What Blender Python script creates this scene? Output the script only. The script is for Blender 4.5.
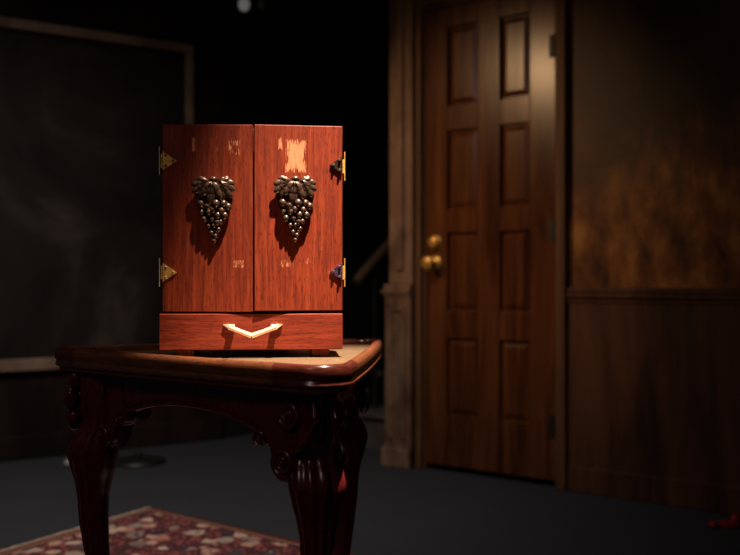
import bpy, bmesh, math, random
from mathutils import Vector, Matrix
random.seed(7)
PI = math.pi

# ------------------------------------------------------------------ camera, world, lights, exposure
for o in list(bpy.data.objects):
    bpy.data.objects.remove(o)
S = bpy.context.scene
C = S.collection
F = 1028.0           # focal length in pixels of the 740 x 555 frame (a 50 mm lens)
EYE = 0.83           # camera height
cd = bpy.data.cameras.new('camera')
cam = bpy.data.objects.new('camera', cd); C.objects.link(cam)
cam.location = (0, 0, EYE); cam.rotation_euler = (PI/2, 0, 0)
cd.sensor_width = 36; cd.lens = 36*F/740
cd.clip_start = 0.05; cd.clip_end = 60
cd.dof.use_dof = True; cd.dof.focus_distance = 1.80; cd.dof.aperture_fstop = 3.4
S.camera = cam

w = bpy.data.worlds.new('world'); S.world = w; w.use_nodes = True
w.node_tree.nodes['Background'].inputs[0].default_value = (1, 0.93, 0.88, 1)
w.node_tree.nodes['Background'].inputs[1].default_value = 0.012

def aim(o, tgt):
    o.rotation_euler = (Vector(tgt) - o.location).to_track_quat('-Z', 'Y').to_euler()
def spot(name, loc, tgt, watts, col, deg, blend, radius):
    d = bpy.data.lights.new(name, 'SPOT'); d.energy = watts; d.color = col
    d.spot_size = math.radians(deg); d.spot_blend = blend; d.shadow_soft_size = radius
    o = bpy.data.objects.new(name, d); C.objects.link(o); o.location = loc; aim(o, tgt); return o
def area(name, loc, tgt, watts, col, size):
    d = bpy.data.lights.new(name, 'AREA'); d.energy = watts; d.color = col; d.size = size
    o = bpy.data.objects.new(name, d); C.objects.link(o); o.location = loc; aim(o, tgt); return o
spot('key_spot', (0.26, 1.30, 2.88), (-0.055, 1.81, 0.70), 1600, (1, 0.84, 0.66), 19, 1.0, 0.018)
spot('door_spot', (-2.1, 3.03, 2.27), (0.60, 4.28, 1.14), 88, (1, 0.60, 0.29), 34, 1.0, 0.06)
spot('room_fill', (-1.0, 2.55, 2.92), (-1.15, 3.8, 0.2), 135, (1, 0.89, 0.82), 95, 1.0, 0.2)  # added overhead fill for the left floor and rug, no fixture
area('front_fill', (-1.5, -0.4, 2.4), (-0.3, 2.0, 0.5), 5.5, (1, 0.80, 0.68), 0.6)  # added unseen soft fill behind the camera, lifts the dark apron
S.view_settings.view_transform = 'Standard'; S.view_settings.look = 'None'
S.view_settings.gamma = 1; S.view_settings.use_curve_mapping = False
S.view_settings.exposure = 0.0

# ------------------------------------------------------------------ materials
class NT:
    """small helper to write node trees"""
    def __init__(s, name):
        s.m = bpy.data.materials.new(name); s.m.use_nodes = True
        s.t = s.m.node_tree; s.b = s.t.nodes['Principled BSDF']
    def n(s, typ, **kw):
        k = s.t.nodes.new(typ)
        for a, v in kw.items(): setattr(k, a, v)
        return k
    def link(s, a, b): s.t.links.new(a, b)
    def put(s, v, sock):
        if hasattr(v, 'links'): s.link(v, sock)
        else: sock.default_value = v
    def math(s, op, a, b=0.0, c=None, clamp=False):
        k = s.n('ShaderNodeMath', operation=op, use_clamp=clamp)
        s.put(a, k.inputs[0]); s.put(b, k.inputs[1])
        if c is not None: s.put(c, k.inputs[2])
        return k.outputs[0]
    def coord(s, scale=(1, 1, 1), rot=(0, 0, 0)):
        tc = s.n('ShaderNodeTexCoord'); mp = s.n('ShaderNodeMapping')
        mp.inputs['Scale'].default_value = scale; mp.inputs['Rotation'].default_value = rot
        s.link(tc.outputs['Object'], mp.inputs[0]); return mp.outputs[0]
    def noise(s, vec, scale, detail=4, rough=0.55, dist=0.0):
        k = s.n('ShaderNodeTexNoise'); s.link(vec, k.inputs['Vector'])
        k.inputs['Scale'].default_value = scale; k.inputs['Detail'].default_value = detail
        k.inputs['Roughness'].default_value = rough; k.inputs['Distortion'].default_value = dist
        return k.outputs['Fac']
    def ramp(s, fac, stops):
        k = s.n('ShaderNodeValToRGB'); s.link(fac, k.inputs[0]); e = k.color_ramp.elements
        while len(e) < len(stops): e.new(0.5)
        for q, (p, c) in zip(e, stops): q.position = p; q.color = c if len(c) == 4 else (*c, 1)
        return k.outputs[0]
    def mix(s, fac, a, b, mode='MIX'):
        k = s.n('ShaderNodeMix', data_type='RGBA', blend_type=mode)
        s.put(fac, k.inputs[0])
        s.put(a if hasattr(a, 'links') else (*a, 1), k.inputs[6]); s.put(b if hasattr(b, 'links') else (*b, 1), k.inputs[7])
        return k.outputs[2]
    def bump(s, h, strength, dist=0.002):
        k = s.n('ShaderNodeBump'); k.inputs['Strength'].default_value = strength; k.inputs['Distance'].default_value = dist
        s.link(h, k.inputs['Height']); s.link(k.outputs[0], s.b.inputs['Normal'])
    def col(s, c): s.put(c if hasattr(c, 'links') else (*c, 1), s.b.inputs['Base Color'])
    def set(s, rough=None, metal=None, coat=None, spec=None):
        if rough is not None: s.put(rough, s.b.inputs['Roughness'])
        if metal is not None: s.b.inputs['Metallic'].default_value = metal
        if coat is not None: s.b.inputs['Coat Weight'].default_value = coat; s.b.inputs['Coat Roughness'].default_value = 0.15
        if spec is not None: s.b.inputs['Specular IOR Level'].default_value = spec

def wood(name, dark, mid, light, rough=0.4, coat=0.0, grain=(1, 1, 0.06), gscale=150, spec=0.5, bump=0.15, wear=(), wearcol=(0.6, 0.22, 0.10)):
    t = NT(name)
    v = t.coord(grain)
    g = t.noise(v, gscale, 6, 0.65, 0.4)
    big = t.noise(t.coord((1, 1, 0.35)), 9, 3)
    c = t.ramp(g, [(0.30, dark), (0.52, mid), (0.74, light)])
    c = t.mix(t.math('MULTIPLY', big, 0.75), c, dark)
    pores = t.noise(t.coord(tuple(0.12 if q < 0.5 else 1 for q in grain)), 520, 2, 0.5)
    c = t.mix(t.math('MULTIPLY', t.math('GREATER_THAN', pores, 0.60), 0.55), c, tuple(k*0.35 for k in dark))
    if wear:
        tc = t.n('ShaderNodeTexCoord'); sep = t.n('ShaderNodeSeparateXYZ'); t.link(tc.outputs['Object'], sep.inputs[0])
        nz = t.noise(t.coord((1, 1, 0.14)), 330, 3, 0.7)
        tot = None
        for (x0, x1, z0, z1, amt) in wear:
            cx, cz, hx, hz = (x0+x1)/2, (z0+z1)/2, abs(x1-x0)/2, abs(z1-z0)/2
            dx = t.math('DIVIDE', t.math('ABSOLUTE', t.math('SUBTRACT', sep.outputs[0], cx)), hx)
            dz = t.math('DIVIDE', t.math('ABSOLUTE', t.math('SUBTRACT', sep.outputs[2], cz)), hz)
            d = t.math('MAXIMUM', dx, dz)
            inside = t.math('SUBTRACT', 1.0, d, clamp=True)
            m = t.math('ADD', t.math('MULTIPLY', t.math('MINIMUM', inside, 0.4), 0.5), t.math('SUBTRACT', nz, 1.04 - amt))
            m = t.math('MULTIPLY', t.math('GREATER_THAN', inside, 0.001), t.math('MULTIPLY', m, 9.0, clamp=True), clamp=True)
            tot = m if tot is None else t.math('MAXIMUM', tot, m)
        c = t.mix(tot, c, t.mix(g, wearcol, tuple(k*0.7 for k in wearcol)))
    t.col(c); t.set(rough, 0, coat, spec)
    if bump: t.bump(g, bump, 0.001)
    return t.m

RD, RM, RL_ = (0.075, 0.008, 0.003), (0.215, 0.026, 0.006), (0.35, 0.058, 0.012)
k = 1/565
M = {}
M['cab'] = wood('cabinet_mahogany', RD, RM, RL_, 0.5, spec=0.22)
M['cab_h'] = wood('drawer_mahogany', RD, (0.24, 0.030, 0.010), (0.39, 0.060, 0.016), 0.5, spec=0.22, grain=(0.06, 1, 1))
M['door_l'] = wood('left_door_mahogany', RD, RM, RL_, 0.5, spec=0.22, wear=[
    (63*k, 80*k, 154*k, 174*k, 0.33), (29*k, 33*k, 158*k, 176*k, 0.42), (68*k, 83*k, 43*k, 53*k, 0.36),
    (46*k, 58*k, 158*k, 164*k, 0.30), (4*k, 12*k, 36*k, 40*k, 0.4)])
M['door_r'] = wood('right_door_mahogany', RD, RM, RL_, 0.5, spec=0.22, wear=[
    (-57.5*k, -36.5*k, 138*k, 172*k, 0.50), (-65*k, -60*k, 160*k, 174*k, 0.40), (-65*k, -48*k, 42*k, 53*k, 0.33),
    (-38*k, -31*k, 46*k, 54*k, 0.33), (-24*k, -18*k, 60*k, 66*k, 0.30), (-15*k, -7*k, 36*k, 40*k, 0.4)])
M['table'] = wood('table_dark_mahogany', (0.055, 0.005, 0.006), (0.14, 0.012, 0.013), (0.20, 0.018, 0.016), 0.27, 0.3)
M['rim'] = wood('rim_walnut', (0.09, 0.026, 0.012), (0.20, 0.062, 0.025), (0.30, 0.10, 0.04), 0.30, 0.25, grain=(0.15, 0.15, 1))
M['rim_dark'] = wood('rim_corner_mahogany', (0.05, 0.009, 0.007), (0.13, 0.025, 0.014), (0.20, 0.045, 0.02), 0.28, 0.25, grain=(0.15, 0.15, 1))
M['top'] = wood('table_top_veneer', (0.20, 0.115, 0.062), (0.27, 0.165, 0.095), (0.33, 0.21, 0.13), 0.22, 0.3, grain=(0.08, 1, 1), gscale=60)
def plain(name, c, rough=0.5, metal=0.0, var=0.25, nscale=40, spec=0.5, bump=0.0, stretch=(1, 1, 1)):
    t = NT(name); nz = t.noise(t.coord(stretch), nscale, 4)
    t.col(t.ramp(nz, [(0.3, tuple(q*(1-var) for q in c)), (0.7, tuple(min(1, q*(1+var)) for q in c))]))
    t.set(rough, metal, None, spec)
    if bump: t.bump(nz, bump)
    return t.m
M['bronze'] = plain('dark_bronze', (0.075, 0.038, 0.024), 0.36, 0.5, 0.4, 160)
M['brass'] = plain('aged_brass', (0.78, 0.42, 0.10), 0.36, 0.5, 0.3, 200)
M['brass_dark'] = plain('dark_brass', (0.11, 0.065, 0.045), 0.40, 1.0, 0.5, 220)  # darker brass for one hinge plate and a few screws
M['violet'] = plain('violet_sheen_plate', (0.34, 0.20, 0.42), 0.35, 1.0, 0.5, 220)  # violet reflection put into the plate's base colour
M['screw'] = plain('screw_steel', (0.75, 0.62, 0.48), 0.3, 1.0, 0.1, 100)
M['nickel'] = plain('pale_nickel', (0.86, 0.74, 0.55), 0.38, 0.55, 0.06, 100)
M['black'] = plain('black_iron', (0.012, 0.011, 0.010), 0.5)

def aged(name, base, dark, light, rough=0.55, stretch=(1, 1, 0.3), sc=3.0, spec=0.35, thr=(0.34, 0.5, 0.68)):
    t = NT(name)
    a = t.noise(t.coord(stretch), sc, 7, 0.62, 0.6); b = t.noise(t.coord((1, 1, 0.12)), 28, 5, 0.6)
    c = t.ramp(a, [(thr[0], dark), (thr[1], base), (thr[2], light)])
    c = t.mix(t.math('MULTIPLY', b, 0.6), c, dark)
    t.col(c); t.set(rough, 0, None, spec); t.bump(b, 0.2, 0.002); return t.m
M['wall'] = aged('distressed_brown_plaster', (0.085, 0.030, 0.008), (0.012, 0.004, 0.002), (0.28, 0.115, 0.030), sc=2.6)
t = NT('distressed_brown_plaster_light_patch')
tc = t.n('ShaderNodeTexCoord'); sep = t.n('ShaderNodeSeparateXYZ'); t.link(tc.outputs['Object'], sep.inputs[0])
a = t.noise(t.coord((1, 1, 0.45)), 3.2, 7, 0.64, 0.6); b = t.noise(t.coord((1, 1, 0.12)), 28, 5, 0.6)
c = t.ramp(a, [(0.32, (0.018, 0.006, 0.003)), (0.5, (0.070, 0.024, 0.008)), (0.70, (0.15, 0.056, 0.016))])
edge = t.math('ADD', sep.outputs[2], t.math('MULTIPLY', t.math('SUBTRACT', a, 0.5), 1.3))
lit_patch = t.math('MULTIPLY', t.math('SUBTRACT', 1.36, edge), 3.5, clamp=True)  # warm light patch on the lower wall, painted into the mottled colour
c = t.mix(t.math('MULTIPLY', lit_patch, 0.85), c, t.ramp(t.noise(t.coord((1, 1, 0.5)), 9, 6, 0.65), [(0.36, (0.07, 0.022, 0.005)), (0.5, (0.33, 0.105, 0.018)), (0.66, (0.70, 0.30, 0.08))]))
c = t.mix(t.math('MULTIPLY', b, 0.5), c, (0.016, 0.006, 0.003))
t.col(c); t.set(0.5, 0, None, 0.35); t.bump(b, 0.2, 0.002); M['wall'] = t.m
M['wains'] = aged('stained_wainscot', (0.12, 0.042, 0.018), (0.035, 0.012, 0.006), (0.22, 0.085, 0.034), stretch=(1, 1, 0.10), sc=9)
M['pil'] = aged('worn_tan_pilaster', (0.28, 0.155, 0.095), (0.085, 0.040, 0.020), (0.48, 0.29, 0.17), stretch=(1, 1, 0.6), sc=7, thr=(0.3, 0.48, 0.7))
M['trim'] = aged('brown_casing', (0.17, 0.075, 0.032), (0.07, 0.03, 0.013), (0.25, 0.12, 0.05), stretch=(1, 1, 0.1), sc=16)
M['door'] = aged('oak_door', (0.15, 0.046, 0.014), (0.055, 0.016, 0.006), (0.24, 0.085, 0.028), rough=0.23, stretch=(1, 1, 0.08), sc=18, spec=0.3)
M['lwall'] = aged('dark_red_brown_wall', (0.030, 0.014, 0.010), (0.010, 0.005, 0.004), (0.055, 0.022, 0.015), sc=3)
M['frame'] = aged('brown_frame', (0.36, 0.24, 0.17), (0.21, 0.13, 0.085), (0.48, 0.33, 0.23), stretch=(1, 1, 1), sc=6)
M['board'] = aged('smoky_slate', (0.034, 0.024, 0.020), (0.009, 0.006, 0.006), (0.15, 0.11, 0.10), stretch=(1, 1, 0.7), sc=1.6, rough=0.6)
M['hall'] = plain('hall_dark_paint', (0.010, 0.008, 0.007), 0.8)
M['ceil'] = plain('ceiling_black', (0.012, 0.011, 0.010), 0.9)
M['stair'] = plain('dark_stair_wood', (0.10, 0.085, 0.07), 0.45, nscale=12)
M['rail'] = plain('brown_rail_wood', (0.14, 0.075, 0.045), 0.4, nscale=12)
t = NT('slate_carpet')
a = t.noise(t.coord(), 900, 2); b = t.noise(t.coord(), 3.5, 4)
t.col(t.mix(t.math('MULTIPLY', b, 0.6), t.ramp(a, [(0.3, (0.040, 0.042, 0.047)), (0.7, (0.085, 0.088, 0.096))]), (0.04, 0.042, 0.047)))
t.set(0.95, 0, None, 0.1); t.bump(a, 0.5, 0.003); M['carpet'] = t.m

# rug : floral field of red, cream, blue-black blossoms and a red border
t = NT('persian_rug_pile')
tc = t.n('ShaderNodeTexCoord'); sep = t.n('ShaderNodeSeparateXYZ'); t.link(tc.outputs['UV'], sep.inputs[0])
warp = t.n('ShaderNodeVectorMath', operation='MULTIPLY_ADD')
wn = t.n('ShaderNodeTexNoise'); wn.inputs['Scale'].default_value = 24; t.link(tc.outputs['UV'], wn.inputs['Vector'])
t.link(wn.outputs['Color'], warp.inputs[0]); warp.inputs[1].default_value = (0.055, 0.055, 0); t.link(tc.outputs['UV'], warp.inputs[2])
def vor(scale, feat='F1', out='Distance'):
    kk = t.n('ShaderNodeTexVoronoi', feature=feat); kk.inputs['Scale'].default_value = scale; kk.inputs['Randomness'].default_value = 0.75
    t.link(warp.outputs[0], kk.inputs['Vector']); return kk.outputs[out]
d1, c1 = vor(15), vor(15, out='Color')
sp = t.n('ShaderNodeSeparateColor'); t.link(c1, sp.inputs[0])
bloom = t.ramp(sp.outputs[0], [(0.0, (0.80, 0.55, 0.40)), (0.35, (0.66, 0.28, 0.21)), (0.6, (0.85, 0.66, 0.50)), (0.88, (0.07, 0.055, 0.07))])
centre = t.ramp(sp.outputs[1], [(0.0, (0.42, 0.05, 0.04)), (0.5, (0.6, 0.45, 0.3)), (1.0, (0.06, 0.05, 0.08))])
ground = t.mix(t.math('GREATER_THAN', vor(46), 0.42), (0.50, 0.14, 0.115), (0.13, 0.05, 0.055))
cfield = t.mix(t.math('LESS_THAN', d1, 0.47), ground, bloom)
cfield = t.mix(t.math('LESS_THAN', d1, 0.17), cfield, centre)
eu = t.math('MULTIPLY', t.math('MINIMUM', sep.outputs[0], t.math('SUBTRACT', 1.05, sep.outputs[0])), 1.0)
ev = t.math('MINIMUM', sep.outputs[1], t.math('SUBTRACT', 1.15, sep.outputs[1]))
e = t.math('MINIMUM', eu, ev)
bcol = t.ramp(e, [(0.0, (0.24, 0.03, 0.03)), (0.024, (0.24, 0.03, 0.03)), (0.025, (0.5, 0.33, 0.2)), (0.036, (0.5, 0.33, 0.2)), (0.037, (0.06, 0.03, 0.035)), (0.05, (0.06, 0.03, 0.035))])
t.col(t.mix(t.math('LESS_THAN', e, 0.05), cfield, bcol))
t.set(0.95, 0, None, 0.05); t.bump(t.noise(tc.outputs['UV'], 500, 2), 0.6, 0.003); M['rug'] = t.m
M['fringe'] = plain('cream_cotton', (0.70, 0.55, 0.42), 0.9)
M['red'] = plain('glossy_red', (0.35, 0.012, 0.012), 0.25)
M['cream'] = plain('pale_ceramic', (0.5, 0.48, 0.42), 0.3)
t = NT('frosted_bulb_glass'); t.col((0.3, 0.3, 0.3)); t.set(0.5)
t.b.inputs['Emission Color'].default_value = (1, 0.97, 0.93, 1); t.b.inputs['Emission Strength'].default_value = 0.09; M['bulb'] = t.m
M['bulb_off'] = plain('unlit_bulb_glass', (0.10, 0.10, 0.10), 0.4)

# ------------------------------------------------------------------ mesh helpers
class MB:
    def __init__(s): s.v = []; s.f = []
    def add(s, vs, fs):
        n = len(s.v); s.v += [Vector(p) for p in vs]; s.f += [[i+n for i in f] for f in fs]; return s
    def box(s, x0, x1, y0, y1, z0, z1, bev=0.0, seg=2, M_=None):
        bm = bmesh.new(); bmesh.ops.create_cube(bm, size=1)
        for v in bm.verts:
            v.co = Vector(((x0+x1)/2+v.co.x*(x1-x0), (y0+y1)/2+v.co.y*(y1-y0), (z0+z1)/2+v.co.z*(z1-z0)))
        if bev: bmesh.ops.bevel(bm, geom=bm.edges[:], offset=bev, segments=seg, affect='EDGES', profile=0.5)
        bm.verts.ensure_lookup_table(); bm.verts.index_update()
        s.add([(M_ @ v.co) if M_ else v.co for v in bm.verts], [[v.index for v in f.verts] for f in bm.faces]); bm.free(); return s
    def ell(s, c, r, rot=None, n=12, m=8):
        c = Vector(c); vs = [Vector((0, 0, 1))]; fs = []
        for i in range(1, m):
            a = PI*i/m
            for j in range(n): b = 2*PI*j/n; vs.append(Vector((math.sin(a)*math.cos(b), math.sin(a)*math.sin(b), math.cos(a))))
        vs.append(Vector((0, 0, -1)))
        for j in range(n): fs.append([0, 1+j, 1+(j+1) % n])
        for i in range(m-2):
            for j in range(n):
                a = 1+i*n+j; b = 1+i*n+(j+1) % n; fs.append([a, a+n, b+n, b])
        L = len(vs)-1
        for j in range(n): fs.append([L, 1+(m-2)*n+(j+1) % n, 1+(m-2)*n+j])
        R = rot.to_matrix() if rot is not None and hasattr(rot, 'to_matrix') else (rot or Matrix.Identity(3))
        return s.add([c + R @ Vector((p.x*r[0], p.y*r[1], p.z*r[2])) for p in vs], fs)
    def tube(s, pts, rad, n=8, up=Vector((0, 0, 1))):
        pts = [Vector(p) for p in pts]; rings = []
        for i, p in enumerate(pts):
            d = (pts[min(i+1, len(pts)-1)] - pts[max(i-1, 0)]).normalized()
            a = d.cross(up)
            if a.length < 1e-3: a = d.cross(Vector((1, 0, 0)))
            a.normalize(); b = a.cross(d).normalized()
            r = rad[i] if isinstance(rad, (list, tuple)) else rad
            rings.append([p + (a*math.cos(2*PI*j/n) + b*math.sin(2*PI*j/n))*r for j in range(n)])
        return s.rings(rings)
    def rings(s, rings, cap=True):
        n = len(rings[0]); vs = [p for r in rings for p in r]; fs = []
        for i in range(len(rings)-1):
            for j in range(n): fs.append([i*n+j, i*n+(j+1) % n, (i+1)*n+(j+1) % n, (i+1)*n+j])
        if cap: fs.append(list(range(n))[::-1]); fs.append([(len(rings)-1)*n+j for j in range(n)])
        return s.add(vs, fs)
    def lathe(s, prof, n=20, c=(0, 0, 0), axis=None):
        R = Vector((0, 0, 1)).rotation_difference(Vector(axis)).to_matrix() if axis else Matrix.Identity(3)
        return s.rings([[Vector(c) + R @ Vector((r*math.cos(2*PI*j/n), r*math.sin(2*PI*j/n), z)) for j in range(n)] for r, z in prof])
    def prism(s, poly, off):
        n = len(poly); o = Vector(off); a = [Vector(p) for p in poly]
        fs = [list(range(n))[::-1], [n+i for i in range(n)]] + [[i, (i+1) % n, n+(i+1) % n, n+i] for i in range(n)]
        return s.add(a + [p+o for p in a], fs)

def obj(name, mb, mat, parent=None, origin=None, smooth=None, **props):
    me = bpy.data.meshes.new(name)
    o0 = Vector(origin) if origin is not None else Vector((0, 0, 0))
    me.from_pydata([p - o0 for p in mb.v], [], mb.f)
    bm = bmesh.new(); bm.from_mesh(me); bmesh.ops.recalc_face_normals(bm, faces=bm.faces); bm.to_mesh(me); bm.free()
    me.materials.append(M[mat]); me.update()
    if smooth is not None:
        for p in me.polygons: p.use_smooth = True
        me.set_sharp_from_angle(angle=math.radians(smooth))
    o = bpy.data.objects.new(name, me); C.objects.link(o)
    if parent: o.parent = parent
    elif origin is not None: o.location = o0
    for a, v in props.items(): o[a] = v
    return o
def empty(name, loc, rz=0, **props):
    o = bpy.data.objects.new(name, None); C.objects.link(o); o.location = loc; o.rotation_euler = (0, 0, rz); o.empty_display_size = 0.1
    for a, v in props.items(): o[a] = v
    return o
def dist_floor(py): return F*EYE/(py-277.5)
def on_floor(px, py): d = dist_floor(py); return Vector(((px-370)/F*d, d, 0))

# ------------------------------------------------------------------ the room
ST = 'structure'
obj('floor', MB().box(-4.5, 4.5, -0.6, 9.2, -0.06, 0.0), 'carpet', kind=ST, label='dark slate grey carpet covering the floor')
obj('ceiling', MB().box(-4.5, 4.5, -0.6, 9.2, 3.0, 3.08), 'ceil', kind=ST, label='dark ceiling')

# wall with the door: frame s along the wall, p towards the room, z up
A0, A1 = on_floor(426, 469), on_floor(555, 488)
U = (A1-A0).normalized(); NRM = Vector((U.y, -U.x, 0))
if NRM.y > 0: NRM = -NRM
WM = Matrix(((U.x, NRM.x, 0, A0.x), (U.y, NRM.y, 0, A0.y), (0, 0, 1, 0), (0, 0, 0, 1)))
DW = (A1-A0).length
def s_at(px, P=A0, D=U):
    r = (px-370)/F; return (r*P.y-P.x)/(D.x-r*D.y)
def d_at(s, P=A0, D=U): return P.y+s*D.y
def wbox(mb, s0, s1, p0, p1, z0, z1, bev=0): return mb.box(s0, s1, p0, p1, z0, z1, bev, 2, WM)
def wobj(name, mb, mat, parent=None, **kw):
    return obj(name, mb, mat, parent, **kw)
SL = s_at(393)                                   # free end of the wall, left of the door
DT = 1.985
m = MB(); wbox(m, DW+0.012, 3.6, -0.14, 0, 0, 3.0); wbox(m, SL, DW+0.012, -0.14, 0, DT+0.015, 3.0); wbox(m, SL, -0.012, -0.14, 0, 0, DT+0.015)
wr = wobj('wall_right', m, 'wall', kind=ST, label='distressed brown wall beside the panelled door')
m = MB(); wbox(m, DW+0.064, 3.6, 0.0, 0.012, 0.10, 0.745)
wobj('wainscot', m, 'wains', wr)
m = MB(); wbox(m, DW+0.064, 3.6, 0, 0.030, 0.752, 0.768, 0.004); wbox(m, DW+0.064, 3.6, 0, 0.022, 0.768, 0.792, 0.005); wbox(m, DW+0.064, 3.6, 0, 0.018, 0.732, 0.752, 0.004)
wobj('trim_1', m, 'wains', kind=ST, label='moulded chair rail on the brown wall right of the door')
m = MB(); wbox(m, DW+0.064, 3.6, 0, 0.020, 0, 0.10, 0.004)
wobj('baseboard_right', m, 'wains', kind=ST, label='stained baseboard under the brown wall')
# door casing
for i, (s0, s1, z0, z1) in enumerate([(DW+0.012, DW+0.062, 0, DT+0.09), (-0.012-0.030, -0.012, 0, DT+0.09), (-0.012, DW+0.012, DT+0.015, DT+0.09)]):
    m = MB(); wbox(m, s0, s1, 0, 0.022, z0, z1, 0.005)
    if i == 0: wbox(m, s0+0.025, s1, 0, 0.034, z0, z1, 0.006)
    wobj('trim_%d' % (i+2), m, 'trim', kind=ST, label=['brown casing on the hinge side of the door', 'narrow brown casing on the knob side of the door', 'brown casing across the top of the door'][i])
# pilaster
pl = empty('pilaster', A0 + U*(SL+0.1), kind=ST, label='worn tan pilaster left of the panelled door')
O = pl.location.copy()
se = -0.046
m = MB(); wbox(m, SL+0.006, se, 0, 0.038, 0.80, 2.98, 0.006); wbox(m, SL+0.05, se-0.045, 0, 0.052, 0.86, 2.9, 0.008)
obj('shaft', m, 'pil', pl, O)
m = MB(); wbox(m, SL-0.008, se, -0.01, 0.050, 0.0, 0.742, 0.005)
wbox(m, SL+0.02, SL+0.042, 0, 0.058, 0.12, 0.70, 0.005); wbox(m, se-0.05, se-0.028, 0, 0.058, 0.12, 0.70, 0.005); wbox(m, SL+0.02, se-0.028, 0, 0.058, 0.68, 0.70, 0.004)
obj('pedestal', m, 'pil', pl, O)
m = MB(); wbox(m, SL-0.022, se, -0.015, 0.066, 0.760, 0.776, 0.005); wbox(m, SL-0.012, se, -0.012, 0.055, 0.776, 0.800, 0.005); wbox(m, SL-0.014, se, -0.012, 0.056, 0.742, 0.760, 0.005)
obj('cap_moulding', m, 'pil', pl, O)
m = MB(); wbox(m, SL-0.02, se, -0.014, 0.064, 0.0, 0.085, 0.006)
obj('plinth', m, 'pil', pl, O)

# door
DB = 0.026
rows = [(1.897, 1.561), (1.456, 1.122), (1.02, 0.69), (0.572, 0.244)]
cl = [(s_at(446.5), s_at(477)), (s_at(499), s_at(529))]
m = MB(); wbox(m, 0, DW, -0.040, -0.022, DB, DT, 0.001)
dr = wobj('door_1', m, 'door', kind=ST, label='brown wooden door with eight raised panels and brass knob')
zs = [DT] + [q for r in rows for q in r] + [DB]
for (s0, s1) in [(0, cl[0][0]), (cl[0][1], cl[1][0]), (cl[1][1], DW)]:
    m = MB(); wbox(m, s0, s1, -0.022, -0.004, DB, DT, 0.003); wobj('stile', m, 'door', dr)
for i in range(5):
    for (s0, s1) in cl:
        m = MB(); wbox(m, s0, s1, -0.022, -0.004, zs[2*i+1], zs[2*i], 0.003); wobj('rail', m, 'door', dr)
for (z1, z0) in rows:
    for (s0, s1) in cl:
        m = MB(); g = 0.010; b = 0.030
        q = lambda s, z, p: WM @ Vector((s, p, z))
        P = [(s0+g, z0+g, -0.0215), (s1-g, z0+g, -0.0215), (s1-g, z1-g, -0.0215), (s0+g, z1-g, -0.0215)]
        P2 = [(s0+g, z0+g, -0.0185), (s1-g, z0+g, -0.0185), (s1-g, z1-g, -0.0185), (s0+g, z1-g, -0.0185)]
        P3 = [(s0+b, z0+b, -0.009), (s1-b, z0+b, -0.009), (s1-b, z1-b, -0.009), (s0+b, z1-b, -0.009)]
        m.rings([[q(*a) for a in P], [q(*a) for a in P2], [q(*a) for a in P3]])
        wobj('panel', m, 'door', dr)
ks = s_at(435)
for z, r in ((0.981, 0.031),):
    m = MB().lathe([(0.001, 0), (r, 0), (r, 0.006), (r*0.8, 0.010), (r*0.72, 0.024), (r*0.5, 0.027), (0.001, 0.027)], 20, WM @ Vector((ks, -0.004, z)), NRM)
    obj('deadbolt', m, 'brass', dr, smooth=35, label='round brass deadbolt')
m = MB().lathe([(0.001, 0), (0.032, 0), (0.032, 0.005), (0.024, 0.010), (0.012, 0.014), (0.012, 0.034), (0.024, 0.042), (0.030, 0.054), (0.028, 0.066), (0.016, 0.073), (0.001, 0.074)], 24, WM @ Vector((ks, -0.004, 0.892)), NRM)
obj('knob', m, 'brass', dr, smooth=35, label='round brass door knob')
for z in (1.745, 1.015, 0.24):
    m = MB(); m.tube([WM @ Vector((DW+0.004, 0.004, z-0.045)), WM @ Vector((DW+0.004, 0.004, z+0.045))], 0.008, 10)
    wbox(m, DW-0.028, DW-0.002, -0.006, -0.002, z-0.045, z+0.045); obj('hinge', m, 'black', dr)
# threshold side lining of the doorway
m = MB(); wbox(m, -0.012, -0.002, -0.14, 0.0, 0, DT+0.015); wbox(m, DW+0.002, DW+0.012, -0.14, 0, 0, DT+0.015); wbox(m, -0.012, DW+0.012, -0.14, 0, DT+0.004, DT+0.015)
wobj('trim_5', m, 'trim', kind=ST, label='brown jamb around the door')
m = MB(); wbox(m, -0.2, DW+0.2, -0.30, -0.20, 0, 2.2); wobj('wall_behind_door', m, 'hall', kind=ST, label='dark space behind the door')

# left wall with the framed board
L0, L1 = on_floor(0, 462), on_floor(240, 437)
UL = (L1-L0).normalized(); NL = Vector((UL.y, -UL.x, 0))
LM = Matrix(((UL.x, NL.x, 0, L0.x), (UL.y, NL.y, 0, L0.y), (0, 0, 1, 0), (0, 0, 0, 1)))
BR = s_at(191, L0, UL)
ca = (A0 - L0); den = UL.x*U.y - UL.y*U.x
LE = (ca.x*U.y - ca.y*U.x)/den            # where the left wall meets the line of the door wall
obj('wall_left', MB().box(-2.4, LE, -0.12, 0, 0, 3.0, 0, 2, LM), 'lwall', kind=ST, label='very dark red brown wall on the left')
obj('baseboard_left', MB().box(-2.4, LE, 0, 0.018, 0, 0.11, 0.004, 2, LM), 'lwall', kind=ST, label='dark baseboard under the left wall')
fb = empty('framed_board', LM @ Vector((-0.3, 0, 0.43)), label='large smoky dark board in a brown wooden frame on left wall', category='board')
O = fb.location.copy()
z0, z1, sa, sb = 0.405, 1.998, -1.55, BR
obj('board', MB().box(sa+0.03, sb-0.03, 0.002, 0.010, z0+0.03, z1-0.03, 0, 2, LM), 'board', fb, O)
for (a, b, c, d) in [(sa, sb, z1-0.045, z1), (sa, sb, z0, z0+0.055)]:
    obj('frame_rail', MB().box(a, b, 0.002, 0.034, c, d, 0.006, 2, LM), 'frame', fb, O)
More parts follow.
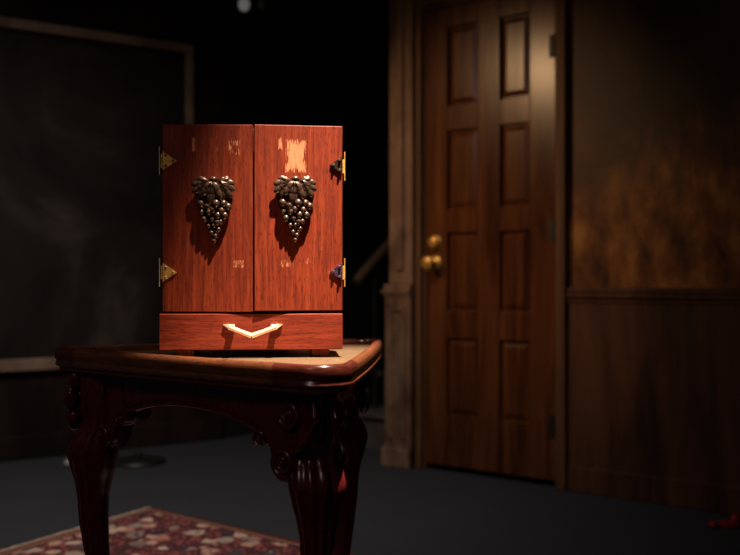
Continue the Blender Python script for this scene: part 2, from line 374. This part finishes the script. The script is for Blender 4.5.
for (a, b) in [(sa, sa+0.042), (sb-0.042, sb)]:
    obj('frame_stile', MB().box(a, b, 0.002, 0.034, z0+0.056, z1-0.046, 0.006, 2, LM), 'frame', fb, O)
obj('inner_bead', MB().box(sb-0.062, sb-0.042, 0.010, 0.020, z0+0.056, z1-0.046, 0.004, 2, LM)
    .box(sa+0.042, sb-0.062, 0.010, 0.020, z1-0.060, z1-0.046, 0.004, 2, LM), 'lwall', fb, O)

# hall behind the opening
K = L0 + UL*LE
HM = Matrix(((U.x, NRM.x, 0, A0.x), (U.y, NRM.y, 0, A0.y), (0, 0, 1, 0), (0, 0, 0, 1)))
sk = (K-A0).dot(U)
obj('wall_hall_side', MB().box(sk-0.12, sk, -3.2, 0.0, 0, 3.0, 0, 2, HM), 'hall', kind=ST, label='dark side wall of the stair hall')
obj('wall_hall_back', MB().box(sk-0.12, 2.4, -3.35, -3.2, 0, 3.0, 0, 2, HM), 'hall', kind=ST, label='dark back wall of the stair hall')
sc = empty('staircase', HM @ Vector((-0.35, -0.55, 0)), label='dark staircase rising in the hall left of the pilaster', category='stairs')
O = sc.location.copy()
for i in range(9):
    p1 = -0.27 - 0.25*i
    st = obj('step', MB().box(-0.66, 0.30, p1-0.25, p1, 0.175*i, 0.175*(i+1)-0.028, 0, 2, HM), 'stair', sc, O)
    obj('tread', MB().box(-0.68, 0.30, p1-0.25, p1+0.022, 0.175*(i+1)-0.028, 0.175*(i+1), 0.006, 2, HM), 'stair', st, O)
def hp(s, p, z): return HM @ Vector((s, p, z))
obj('handrail', MB().tube([hp(-0.613, -0.255, 0.805), hp(-0.613, -0.28, 0.832), hp(-0.613, -2.3, 0.832+0.73*2.02)], 0.024, 12), 'rail', sc, O, smooth=50)
for i in range(8):
    p = -0.40-0.25*i
    obj('baluster', MB().tube([hp(-0.613, p, 0.175*(i+1)), hp(-0.613, p, 0.832+0.73*(-0.28-p))], 0.010, 8), 'black', sc, O, smooth=50)
# two small lamps hanging in the hall
for px, lab in ((244, 'left of the two small pale hanging bulbs at the top edge'), (262, 'right of the two small pale hanging bulbs, the dimmer one')):
    d = 4.75; x = (px-370)/F*d; z = EYE + 273/F*d
    pn = empty('pendant_lamp', (x, d, 3.0), label=lab, category='lamp', group='hanging bulbs in the hall')
    r = 0.027 if px == 244 else 0.021
    obj('cord', MB().tube([(x, d, 3.0), (x, d, z+r+0.03)], 0.004, 6), 'black', pn, pn.location)
    obj('socket', MB().lathe([(0.001, 0.045), (0.012, 0.045), (0.014, 0.0), (0.001, 0.0)], 12, (x, d, z+r*0.8)), 'black', pn, pn.location, smooth=40)
    obj('bulb', MB().ell((x, d, z), (r, r, r*1.2)), 'bulb' if px == 244 else 'bulb_off', pn, pn.location, smooth=180)

# ------------------------------------------------------------------ rug
R0 = on_floor(151, 510); rl = (on_floor(0, 555)-R0).normalized(); rr = (on_floor(302.7, 545.4)-R0).normalized()
RLN, RRN = 1.05, 1.15
rug = empty('persian_rug', R0 + rl*0.5 + rr*0.55, label='red and cream floral rug with fringe on the grey carpet under table', category='rug')
n1, n2 = 30, 32; vs, fs, uv = [], [], []
for i in range(n1+1):
    for j in range(n2+1):
        a, b = RLN*i/n1, RRN*j/n2
        p = R0 + rl*a + rr*b; e_ = min(a, b, RLN-a, RRN-b)
        vs.append(p + Vector((0, 0, 0.011 + 0.0015*math.sin(9*a+5*b) if e_ > 0.001 else 0.008))); uv.append((a, b))
for i in range(n1):
    for j in range(n2): a = i*(n2+1)+j; fs.append([a, a+n2+1, a+n2+2, a+1])
m = MB().add(vs, fs)
nb = len(vs)
per = [j for j in range(n2+1)] + [i*(n2+1)+n2 for i in range(1, n1+1)] + [n1*(n2+1)+j for j in range(n2-1, -1, -1)] + [i*(n2+1) for i in range(n1-1, 0, -1)]
m.v += [Vector((vs[i].x, vs[i].y, 0.0)) for i in per]; uv += [uv[i] for i in per]
for i in range(len(per)): j = (i+1) % len(per); m.f.append([per[i], per[j], nb+j, nb+i])
po = obj('pile', m, 'rug', rug, rug.location, smooth=60)
ul = po.data.uv_layers.new(name='UVMap')
for lp in po.data.loops: ul.data[lp.index].uv = uv[lp.vertex_index]
m = MB()
for side in (0, 1):
    for i in range(150):
        a = RLN*(i+0.5)/150; base = R0 + rl*a + (rr*RRN if side else rr*0)
        dv = (rr if side else -rr)*random.uniform(0.026, 0.034) + rl*random.uniform(-0.008, 0.008)
        m.tube([base+Vector((0, 0, 0.008)), base+dv*0.5+Vector((0, 0, 0.005)), base+dv+Vector((0, 0, 0.003))], [0.0035, 0.003, 0.002], 5)
obj('fringe', m, 'fringe', rug, rug.location, kind='stuff')

# ------------------------------------------------------------------ triangular table
ZT, ZB, ZS = 0.700, 0.663, 0.688          # rim top, rim bottom, table surface
def on_level(px, py, z): d = F*(EYE-z)/(py-277.5); return Vector(((px-370)/F*d, d, 0))
Lc, Nc, Bc = on_level(43, 346.3, ZT), on_level(346.5, 368.0, ZT), on_level(385, 337.4, ZT)
corners = [Lc, Nc, Bc]; radii = [0.028, 0.052, 0.042]
cen = (Lc+Nc+Bc)/3
tb = empty('triangle_table', (cen.x, cen.y, 0), label='carved dark mahogany three-cornered table with raised rim and cabriole legs', category='table')
TO = tb.location.copy()
def outline():
    """closed loop counter-clockwise (L, N, B): list of (point, outward normal, tag)"""
    out = []
    n = 3
    for i in range(n):
        P, A, B = corners[i], corners[i-1], corners[(i+1) % n]
        da, db = (A-P).normalized(), (B-P).normalized()
        half = math.acos(max(-1, min(1, da.dot(db))))/2
        tl = radii[i]/math.tan(half); c = P + (da+db).normalized()*(radii[i]/math.sin(half))
        p0, p1 = P+da*tl, P+db*tl
        a0 = math.atan2(p0.y-c.y, p0.x-c.x); a1 = math.atan2(p1.y-c.y, p1.x-c.x)
        while a1 < a0: a1 += 2*PI
        for q in range(13):
            a = a0+(a1-a0)*q/12; nn = Vector((math.cos(a), math.sin(a), 0)); out.append((c+nn*radii[i], nn, 'c%d' % i))
        Q = B; db2 = (P-Q).normalized(); dq = (corners[(i+2) % n]-Q).normalized()
        h2 = math.acos(db2.dot(dq))/2; p2 = Q + db2*(radii[(i+1) % n]/math.tan(h2))
        nn = Vector((db.y, -db.x, 0))
        for q in range(1, 24):
            u = q/24; bow = 0.005*math.sin(PI*u)
            sl = 0.005*PI*math.cos(PI*u)/(p2-p1).length
            out.append((p1.lerp(p2, u)+nn*bow, (nn - db*sl).normalized(), 's%d' % i))
    return out
OUT = outline()
area2 = sum(OUT[i][0].x*OUT[(i+1) % len(OUT)][0].y - OUT[(i+1) % len(OUT)][0].x*OUT[i][0].y for i in range(len(OUT)))
prof = [(0.010, ZB), (0.003, ZB+0.002), (0.0005, ZB+0.006), (0.003, ZB+0.012), (0.0, ZB+0.018), (0.0, ZT-0.008), (0.0015, ZT-0.003), (0.006, ZT), (0.012, ZT-0.0003), (0.017, ZT-0.003), (0.019, ZT-0.007), (0.020, ZS), (0.020, ZB)]
NO = len(OUT); per_c = 13+23
def ring_at(i):
    p, nn, _ = OUT[i % NO]; return [Vector((p.x-nn.x*o, p.y-nn.y*o, z)) for o, z in prof]
for c in range(3):
    b = c*per_c; ext = 2
    obj('rim_corner', MB().rings([ring_at(i) for i in range(b-ext, b+12+ext+1)]), 'rim_dark', tb, TO, smooth=40)
    obj('rim_side', MB().rings([ring_at(i) for i in range(b+12+ext, b+per_c-ext+1)]), 'rim', tb, TO, smooth=40)
m = MB(); m.prism([Vector((p.x-nn.x*0.0195, p.y-nn.y*0.0195, ZS-0.016)) for p, nn, _ in OUT], (0, 0, 0.016))
obj('table_top', m, 'top', tb, TO)
m = MB(); m.prism([Vector((p.x-nn.x*0.008, p.y-nn.y*0.008, ZB-0.006)) for p, nn, _ in OUT], (0, 0, 0.0145))
obj('cove_moulding', m, 'table', tb, TO)

def spiral(c, ex, n, R, turns=1.6, hand=1, a0=0.0, rt=0.26, thick=0.014):
    """carved volute: a boss with a raised spiral band. c centre, ex in-plane axis, n outward normal"""
    ez = n.cross(ex).normalized(); m = MB()
    m.lathe([(0.001, -thick), (R*0.98, -thick), (R, -thick*0.3), (R*0.86, R*0.05), (R*0.30, R*0.10), (0.001, R*0.12)], 24, c, n)
    pts, rad = [], []
    N_ = 30
    for i in range(N_+1):
        u = i/N_; a = a0 + hand*2*PI*turns*u; r = R*(0.95-0.72*u)
        pts.append(c + ex*math.cos(a)*r + ez*math.sin(a)*r + n*(R*0.10+R*0.12*u)); rad.append(R*rt*(1-0.45*u))
    m.tube(pts, rad, 8, n)
    m.ell(c+n*R*0.25, (R*0.24,)*3)
    return m

WALK = [(ZB-0.004, .096, .040), (.630, .096, .039), (.600, .096, .038), (.565, .097, .036), (.546, .094, .037), (.526, .085, .043), (.505, .080, .046), (.478, .081, .0405),
        (.450, .081, .0325), (.420, .080, .0275), (.378, .081, .0258), (.335, .085, .023), (.295, .090, .0208), (.240, .098, .019), (.180, .106, .0178), (.120, .110, .018),
        (.080, .104, .0205), (.050, .096, .027), (.028, .090, .034), (.012, .088, .034), (0.0, .088, .028)]
EDGES = [(0, 1), (1, 2), (2, 0)]
SH = [0.0, 0.040, 0.0]
for ci in range(3):
    P = corners[ci]; da = (corners[ci-1]-P).normalized(); db = (corners[(ci+1) % 3]-P).normalized()
    bis = (da+db).normalized(); side = Vector((-bis.y, bis.x, 0))
    m = MB(); rs = []
    zz = [WALK[0][0]*(1-i/70) for i in range(71)]
    def lerp(z, kx):
        for i in range(len(WALK)-1):
            if WALK[i][0] >= z >= WALK[i+1][0]:
                u = (WALK[i][0]-z)/(WALK[i][0]-WALK[i+1][0]); u = u*u*(3-2*u)*0.3+u*0.7
                return WALK[i][kx]*(1-u)+WALK[i+1][kx]*u
        return WALK[-1][kx]
    for z in zz:
        mm, hs = lerp(z, 1) + 0.02 + (0.0, 0.050, 0.048)[ci], lerp(z, 2)*(0.96 if ci == 1 else 1); c = P + bis*mm + Vector((0.009 if ci == 1 else 0, 0, 0)); ring = []
        reed = max(0, min(1, (z-0.20)/0.12))*max(0, min(1, (0.575-z)/0.03))
        for j in range(96):
            a = 2*PI*j/96; ca_, sa_ = math.cos(a), math.sin(a)
            rr_ = hs*(abs(ca_)**2.3+abs(sa_)**2.3)**(-1/2.3)
            if ca_ < 0.35: rr_ += reed*0.055*hs*math.cos(12*a)
            ring.append(Vector((c.x+bis.x*ca_*rr_+side.x*sa_*rr_, c.y+bis.y*ca_*rr_+side.y*sa_*rr_, z)))
        rs.append(ring)
    lg = obj('leg', m.rings(rs), 'table', tb, TO, smooth=60)
    for e_, sgn in ((da, 1), (db, -1)):
        nn = Vector((-e_.y, e_.x, 0)); 
        if nn.dot(bis) > 0: nn = -nn
        face = P - nn*(0.046 if not (ci == 2 and sgn == 1) else 0.060) + (bis*0.014 if ci == 2 else bis*0)                              # apron face line
        sh = SH[ci]
        if ci == 1 and sgn == -1: face = face + nn*0.012
        hand = 1 if nn.cross(e_).z > 0 else -1
        # knee volute, upper scroll relief and the small scroll closing the apron arch
        obj('knee_volute', spiral(face + e_*(0.128+sh*0.8) + Vector((0, 0, 0.540)) + nn*0.004, e_, nn, 0.026, 1.7, hand, 2.2), 'table', lg, TO, smooth=50)
        obj('relief_scroll', spiral(face + e_*(0.110+sh) + Vector((0, 0, 0.617)) + nn*0.004, e_, nn, 0.023, 1.6, -hand, 0.6), 'table', lg, TO, smooth=50)
        # ear: the curved bracket between apron and leg
        ear = []
        for (a, z) in [(0.118, 0.64), (0.175, 0.64), (0.182, 0.605), (0.188, 0.585), (0.190, 0.573), (0.184, 0.563), (0.172, 0.560), (0.163, 0.566), (0.157, 0.560), (0.154, 0.545), (0.150, 0.528), (0.140, 0.515), (0.126, 0.512), (0.120, 0.513), (0.118, 0.516)]:
            ear.append(face + e_*(a+(sh if a > 0.1185 else 0)) + Vector((0, 0, z)) - nn*0.024)
        obj('ear_bracket', MB().prism(ear, nn*0.024), 'table', lg, TO)
        obj('arch_scroll', spiral(face + e_*(0.176+sh) + Vector((0, 0, 0.574)) + nn*0.002, e_, nn, 0.014, 1.2, hand, 1.0, 0.3, 0.022), 'table', lg, TO, smooth=50)
        # flowing stem from relief scroll down over the knee
        pts = [face + e_*(a+sh*0.7) + nn*q + Vector((0, 0, z)) for a, z, q in [(0.075, .640, .003), (0.066, .615, .006), (0.072, .590, .010), (0.088, .572, .012), (0.106, .560, .012), (0.122, .566, .010)]]
        obj('carved_stem', MB().tube(pts, [0.004, 0.006, 0.007, 0.007, 0.006, 0.004], 8), 'table', lg, TO, smooth=60)
    # leaf carving down the corner
    if ci == 1: continue
    m = MB(); out = -bis
    for i, (z, q, rx, rz) in enumerate([(.640, .044, .018, .021), (.604, .036, .021, .024), (.567, .040, .016, .021)]):
        for sd in ((-1, 1) if ci == 1 else (-1, 0, 1)):
            R = Vector((0, 0, 1)).rotation_difference((Vector((0, 0, 1))*1.0 + side*sd*0.5 + out*(-0.25)).normalized())
            m.ell(P + bis*(q+0.018+(0.03 if ci == 2 else 0)+0.008*abs(sd)) + side*sd*rx*0.8 + Vector((0, 0, z-0.004*abs(sd))), (0.0125, 0.0105, rz), R, 12, 8)
    obj('leaf_carving', m, 'table', lg, TO, smooth=180)
# aprons
for (i, j) in EDGES:
    P, Q = corners[i], corners[j]; e_ = (Q-P).normalized(); Ln = (Q-P).length
    nn = Vector((e_.y, -e_.x, 0))
    if (cen-P).dot(nn) > 0: nn = -nn
    f0 = P - nn*0.048; a0, a1 = 0.10, Ln-0.10
    low = []
    for q in range(33):
        a = 0.186+SH[i]+(Ln-0.372-SH[i]-SH[j])*q/32; u = 2*q/32-1
        low.append((a, 0.609-0.026*abs(u)**2.2))
    poly = [(a0, ZB), (a0, 0.585)] + low + [(a1, 0.585), (a1, ZB)]
    ap = obj('apron', MB().prism([f0+e_*a+Vector((0, 0, z))-nn*0.018 for a, z in poly], nn*0.018), 'table', tb, TO)
    obj('arch_bead', MB().tube([f0+e_*a+nn*0.001+Vector((0, 0, z+0.003)) for a, z in low], 0.0034, 8), 'table', ap, TO, smooth=60)
    obj('arch_bead', MB().tube([f0+e_*a+nn*0.001+Vector((0, 0, z+0.011)) for a, z in low], 0.0024, 8), 'table', ap, TO, smooth=60)

# ------------------------------------------------------------------ jewellery cabinet
SC = 565.0
cx = (-0.3693-0.0499)/2; HW = 0.3203/2
cb = empty('jewellery_cabinet', (cx, 1.82, ZS), math.radians(4.3), label='small red mahogany cabinet with grape pulls standing on the table', category='cabinet')
def ch(py): return (357.7-py)/SC
body_d = 0.150
obj('body', MB().box(-HW+0.003, HW-0.003, 0.0185, body_d, ch(313.2), ch(127), 0.002), 'cab', cb)
obj('drawer_case', MB().box(-HW+0.002, HW-0.002, 0.0145, body_d, ch(350), ch(313.8), 0.0015), 'cab', cb)
dw = obj('drawer', MB().box(-HW-0.001, HW+0.001, -0.0060, 0.014, ch(349.6), ch(313.6), 0.0016), 'cab_h', cb)
for x in (-HW+0.042, HW-0.038):
    for y in (0.012, body_d-0.035):
        obj('foot', MB().box(x-0.016, x+0.016, y, y+0.028, 0, ch(349.8), 0.002), 'cab', cb)
# drawer pull: bent chevron bar on two flared posts
m = MB(); pts = []
yo = -0.0230
xl, xr, xm = (231.5-251)/SC, (273.5-251)/SC, (251.5-251)/SC
zl, zm = ch(327), ch(335.2)
def bar(p, q, h, t_):
    p, q = Vector(p), Vector(q); d = (q-p).normalized(); up = Vector((0, -1, 0)).cross(d).normalized()
    if up.z < 0: up = -up
    f = Vector((0, -1, 0))
    r = lambda c, hh: [c-up*hh-f*t_, c+up*hh-f*t_, c+up*hh*0.9+f*t_*0.6, c+f*t_, c-up*hh*0.9+f*t_*0.6]
    return [r(p, h), r((p+q)/2, h*0.85), r(q, h)]
m.rings(bar((xl-0.004, yo, zl+0.001), (xm, yo, zm), 0.0046, 0.0028)); m.rings(bar((xr+0.004, yo, zl+0.001), (xm, yo, zm), 0.0046, 0.0028))
pull = obj('drawer_pull', m, 'nickel', dw, label='pale chevron shaped metal handle')
for x, sx in ((xl, -1), (xr, 1)):
    obj('pull_post', MB().box(x-0.0055, x+0.0055, yo-0.001, -0.0059, zl-0.004, zl+0.005, 0.001)
        .prism([(x+sx*0.004, -0.0070, zl+0.006), (x+sx*0.004, -0.0070, zl-0.004), (x+sx*0.0150, -0.0070, zl+0.005)], (0, -0.004, 0)), 'nickel', dw)

def door(name, hinge_x, sgn, mat, open_deg, pull_px, px_edge, labels):
    wd = (HW-0.0040) if sgn < 0 else (HW-0.0018)
    d = obj(name, MB().box(0 if sgn > 0 else -wd, wd if sgn > 0 else 0, 0, 0.0165, 0, (311.8-(125.2 if sgn > 0 else 126.2))/SC, 0.0013), mat, cb)
    d.location = (hinge_x, 0, ch(311.8) + (0 if sgn > 0 else 0.0018)); d.rotation_euler = (0, 0, -sgn*math.radians(open_deg))
    d['label'] = labels
    X = lambda px: (px-px_edge)/SC
    Z = lambda py: (311.8-py)/SC
    pc = pull_px
    # grape cluster pull
    plate = [(pc-17, 186), (pc-8, 180), (pc+8, 180), (pc+18, 186), (pc+19, 200), (pc+13, 216), (pc+6, 231), (pc+2, 240), (pc-0.5, 240), (pc-5, 231), (pc-12, 216), (pc-18, 200)]
    obj('pull_backing', MB().prism([(X(a), 0.0, Z(b)) for a, b in plate], (0, -0.007, 0)), 'bronze', d)
    g = MB(); rnd = random.Random(5)
    rowsg = [(204, [-12, 3, 10.5]), (207.5, [-5.5, 15]), (211, [1, 8]), (213.5, [-12, -4]), (216.5, [5, 11]), (219.5, [-8.5, -1.5]), (223, [3.5, 8]), (226.5, [-4, 0.5]), (230, [5]), (233, [-1.5, 3]), (237, [1.8]), (241, [1.0])]
    for i, (py, xs) in enumerate(rowsg):
        for x in xs:
            r = (3.9-0.15*i+rnd.uniform(-0.4, 0.4))/SC
            bulge = (0.0135-0.0006*i)*(1-0.30*(x/15)**2)
            g.ell((X(pc+x+rnd.uniform(-.6, .6)), -bulge, Z(py+rnd.uniform(-.6, .6))), (r, r, r*1.08), None, 12, 8)
    for i in range(24):
        u = rnd.random(); py = 203+u*28; x = rnd.uniform(-13, 14)*(1-u*0.8); r = (3.1-1.0*u)/SC
        g.ell((X(pc+x), -0.0072, Z(py)), (r, r, r), None, 10, 6)
    obj('grape_bunch', g, 'bronze', d, smooth=180)
    # vine leaves: (base x, base y, finger angles in degrees, lengths in px, lift)
    for (bx, bz, fing, lift) in [
            (-6.5, 184.0, [(152, 11), (186, 15), (215, 17.5), (244, 17)], 0.0125),
            (7.5, 183.5, [(28, 10), (-4, 14), (-30, 16.5), (-54, 19), (-80, 17)], 0.0125),
            (-0.5, 183.0, [(-126, 17), (-98, 23), (-62, 20)], 0.0185)]:
        lf = MB()
        for ad, ln in fing:
            a = math.radians(ad); dxp, dzp = math.cos(a), math.sin(a); R = Matrix.Rotation(-a, 3, 'Y')
            for u, hl, wpx in ((0.50, 0.50, 3.9), (0.34, 0.30, 4.4)):
                Rt = R @ Matrix.Rotation(0.0, 3, 'Z')
                lf.ell((X(pc+bx+dxp*ln*u), -lift+0.008*u*u-0.0008, Z(bz-dzp*ln*u)), (ln*hl/SC, 0.0036, wpx/SC), Rt, 14, 8)
            lf.tube([(X(pc+bx+dxp*ln*u), -lift+0.009*u*u-0.0042, Z(bz-dzp*ln*u)) for u in (0.1, 0.5, 0.9)], [0.0012, 0.0010, 0.0005], 5)
        obj('vine_leaf', lf, 'bronze', d, smooth=50)
    kn = MB()
    kn.ell((X(pc-9), -0.012, Z(181.3)), (6.0/SC, 0.005, 2.7/SC), Matrix.Rotation(0.35, 3, 'Y'), 12, 8)
    kn.ell((X(pc+11), -0.012, Z(181.5)), (6.0/SC, 0.005, 2.8/SC), Matrix.Rotation(-0.3, 3, 'Y'), 12, 8)
    kn.ell((X(pc+0.5), -0.0135, Z(180.5)), (4.2/SC, 0.006, 3.0/SC), None, 12, 8)
    obj('curled_stem', kn, 'bronze', d, smooth=180)
    # triangular hinges
    for yc, which in ((161.5 if sgn > 0 else 165.5, 0), (272.5, 1)):
        e0 = 0.0008*sgn; tip = (0.0255 if sgn > 0 else -0.0225)
        mat_h = 'brass' if sgn > 0 else ('brass_dark', 'violet')[which]
        hgt = 9.3 if sgn > 0 else 9.0
        off = 0.0 if sgn > 0 else 0.0015
        tri = [(e0, 0, Z(yc+hgt)), (e0, 0, Z(yc-hgt)), (tip, 0, Z(yc))]
        hg = obj('hinge_plate', MB().prism(tri, (0, -0.0022-off, 0)), mat_h, d, label=('triangular brass hinge plate' if sgn > 0 else ('dark triangular hinge plate', 'triangular hinge plate with painted violet sheen')[which]))
        sm = MB()
        for (fx, fz) in ((0.22, 5.2), (0.22, -5.2), (0.72, 0)):
            lift = 0.0022+off; hh = 0.0012 if sgn > 0 else 0.0040
            c = (e0+(tip-e0)*fx, -lift, Z(yc+fz))
            obj('screw', MB().lathe([(0.0001, -0.001), (0.0022, -0.001), (0.0024, hh*0.5), (0.0016, hh), (0.0001, hh)], 10, c, (0, -1, 0)), 'screw' if sgn < 0 or which else 'brass_dark', hg if False else d, smooth=40)
        hx = hinge_x + (-0.0048 if sgn > 0 else 0.0035)
        zc = ch(yc)
        obj('hinge_leaf', MB().box(min(hx, hx-sgn*0.0014), max(hx, hx-sgn*0.0014), 0.001, 0.032, zc-14.3/SC, zc+14.3/SC, 0.0003), 'brass' if sgn < 0 else 'nickel', cb)
        obj('hinge_barrel', MB().tube([(hinge_x-sgn*0.0016, 0.001, zc-7/SC), (hinge_x-sgn*0.0016, 0.001, zc+7/SC)], 0.0019, 10), 'brass', cb, smooth=40)
    return d
door('cabinet_door', -HW+0.0042, 1, 'door_l', 3.4, 213, 162, 'left mahogany door with bronze grape pull and brass hinges')
door('cabinet_door', HW+0.0008, -1, 'door_r', 4.4, 293.5, 342, 'right mahogany door with bare worn patch above grape pull')

# ------------------------------------------------------------------ small things on the carpet
p = on_floor(138, 463)
dp = empty('dark_disc', (p.x, p.y, 0), label='low dark round disc on the carpet behind the left table leg', category='base')  # low dark disc, purpose unknown
obj('disc', MB().lathe([(0.001, 0), (0.12, 0), (0.125, 0.006), (0.118, 0.016), (0.06, 0.024), (0.03, 0.030), (0.001, 0.031)], 32), 'black', dp, smooth=40)
obj('collar', MB().lathe([(0.001, 0.030), (0.020, 0.030), (0.020, 0.044), (0.014, 0.050), (0.001, 0.050)], 20), 'black', dp, smooth=40)
p = on_floor(68, 467)
obj('glass_ball', MB().ell((p.x, p.y, 0.018), (0.019, 0.019, 0.018), None, 20, 14), 'cream', None, (p.x, p.y, 0), smooth=180, label='tiny pale round ball on the carpet beside the left table leg', category='ball')
p = on_floor(724, 528)
rd = empty('red_trinket', (p.x, p.y, 0), 0.2, label='small glossy red object on the carpet near the right edge', category='trinket')
obj('shell', MB().box(-0.012, 0.045, -0.02, 0.02, 0, 0.024, 0.008, 3).ell((0.040, 0, 0.026), (0.017, 0.017, 0.020)), 'red', rd, smooth=50)
obj('bead', MB().ell((-0.040, 0, 0.013), (0.014, 0.014, 0.013)), 'red', rd, smooth=180)
obj('link', MB().tube([(-0.030, 0, 0.008), (-0.008, 0, 0.008)], 0.004, 8), 'black', rd, smooth=60)
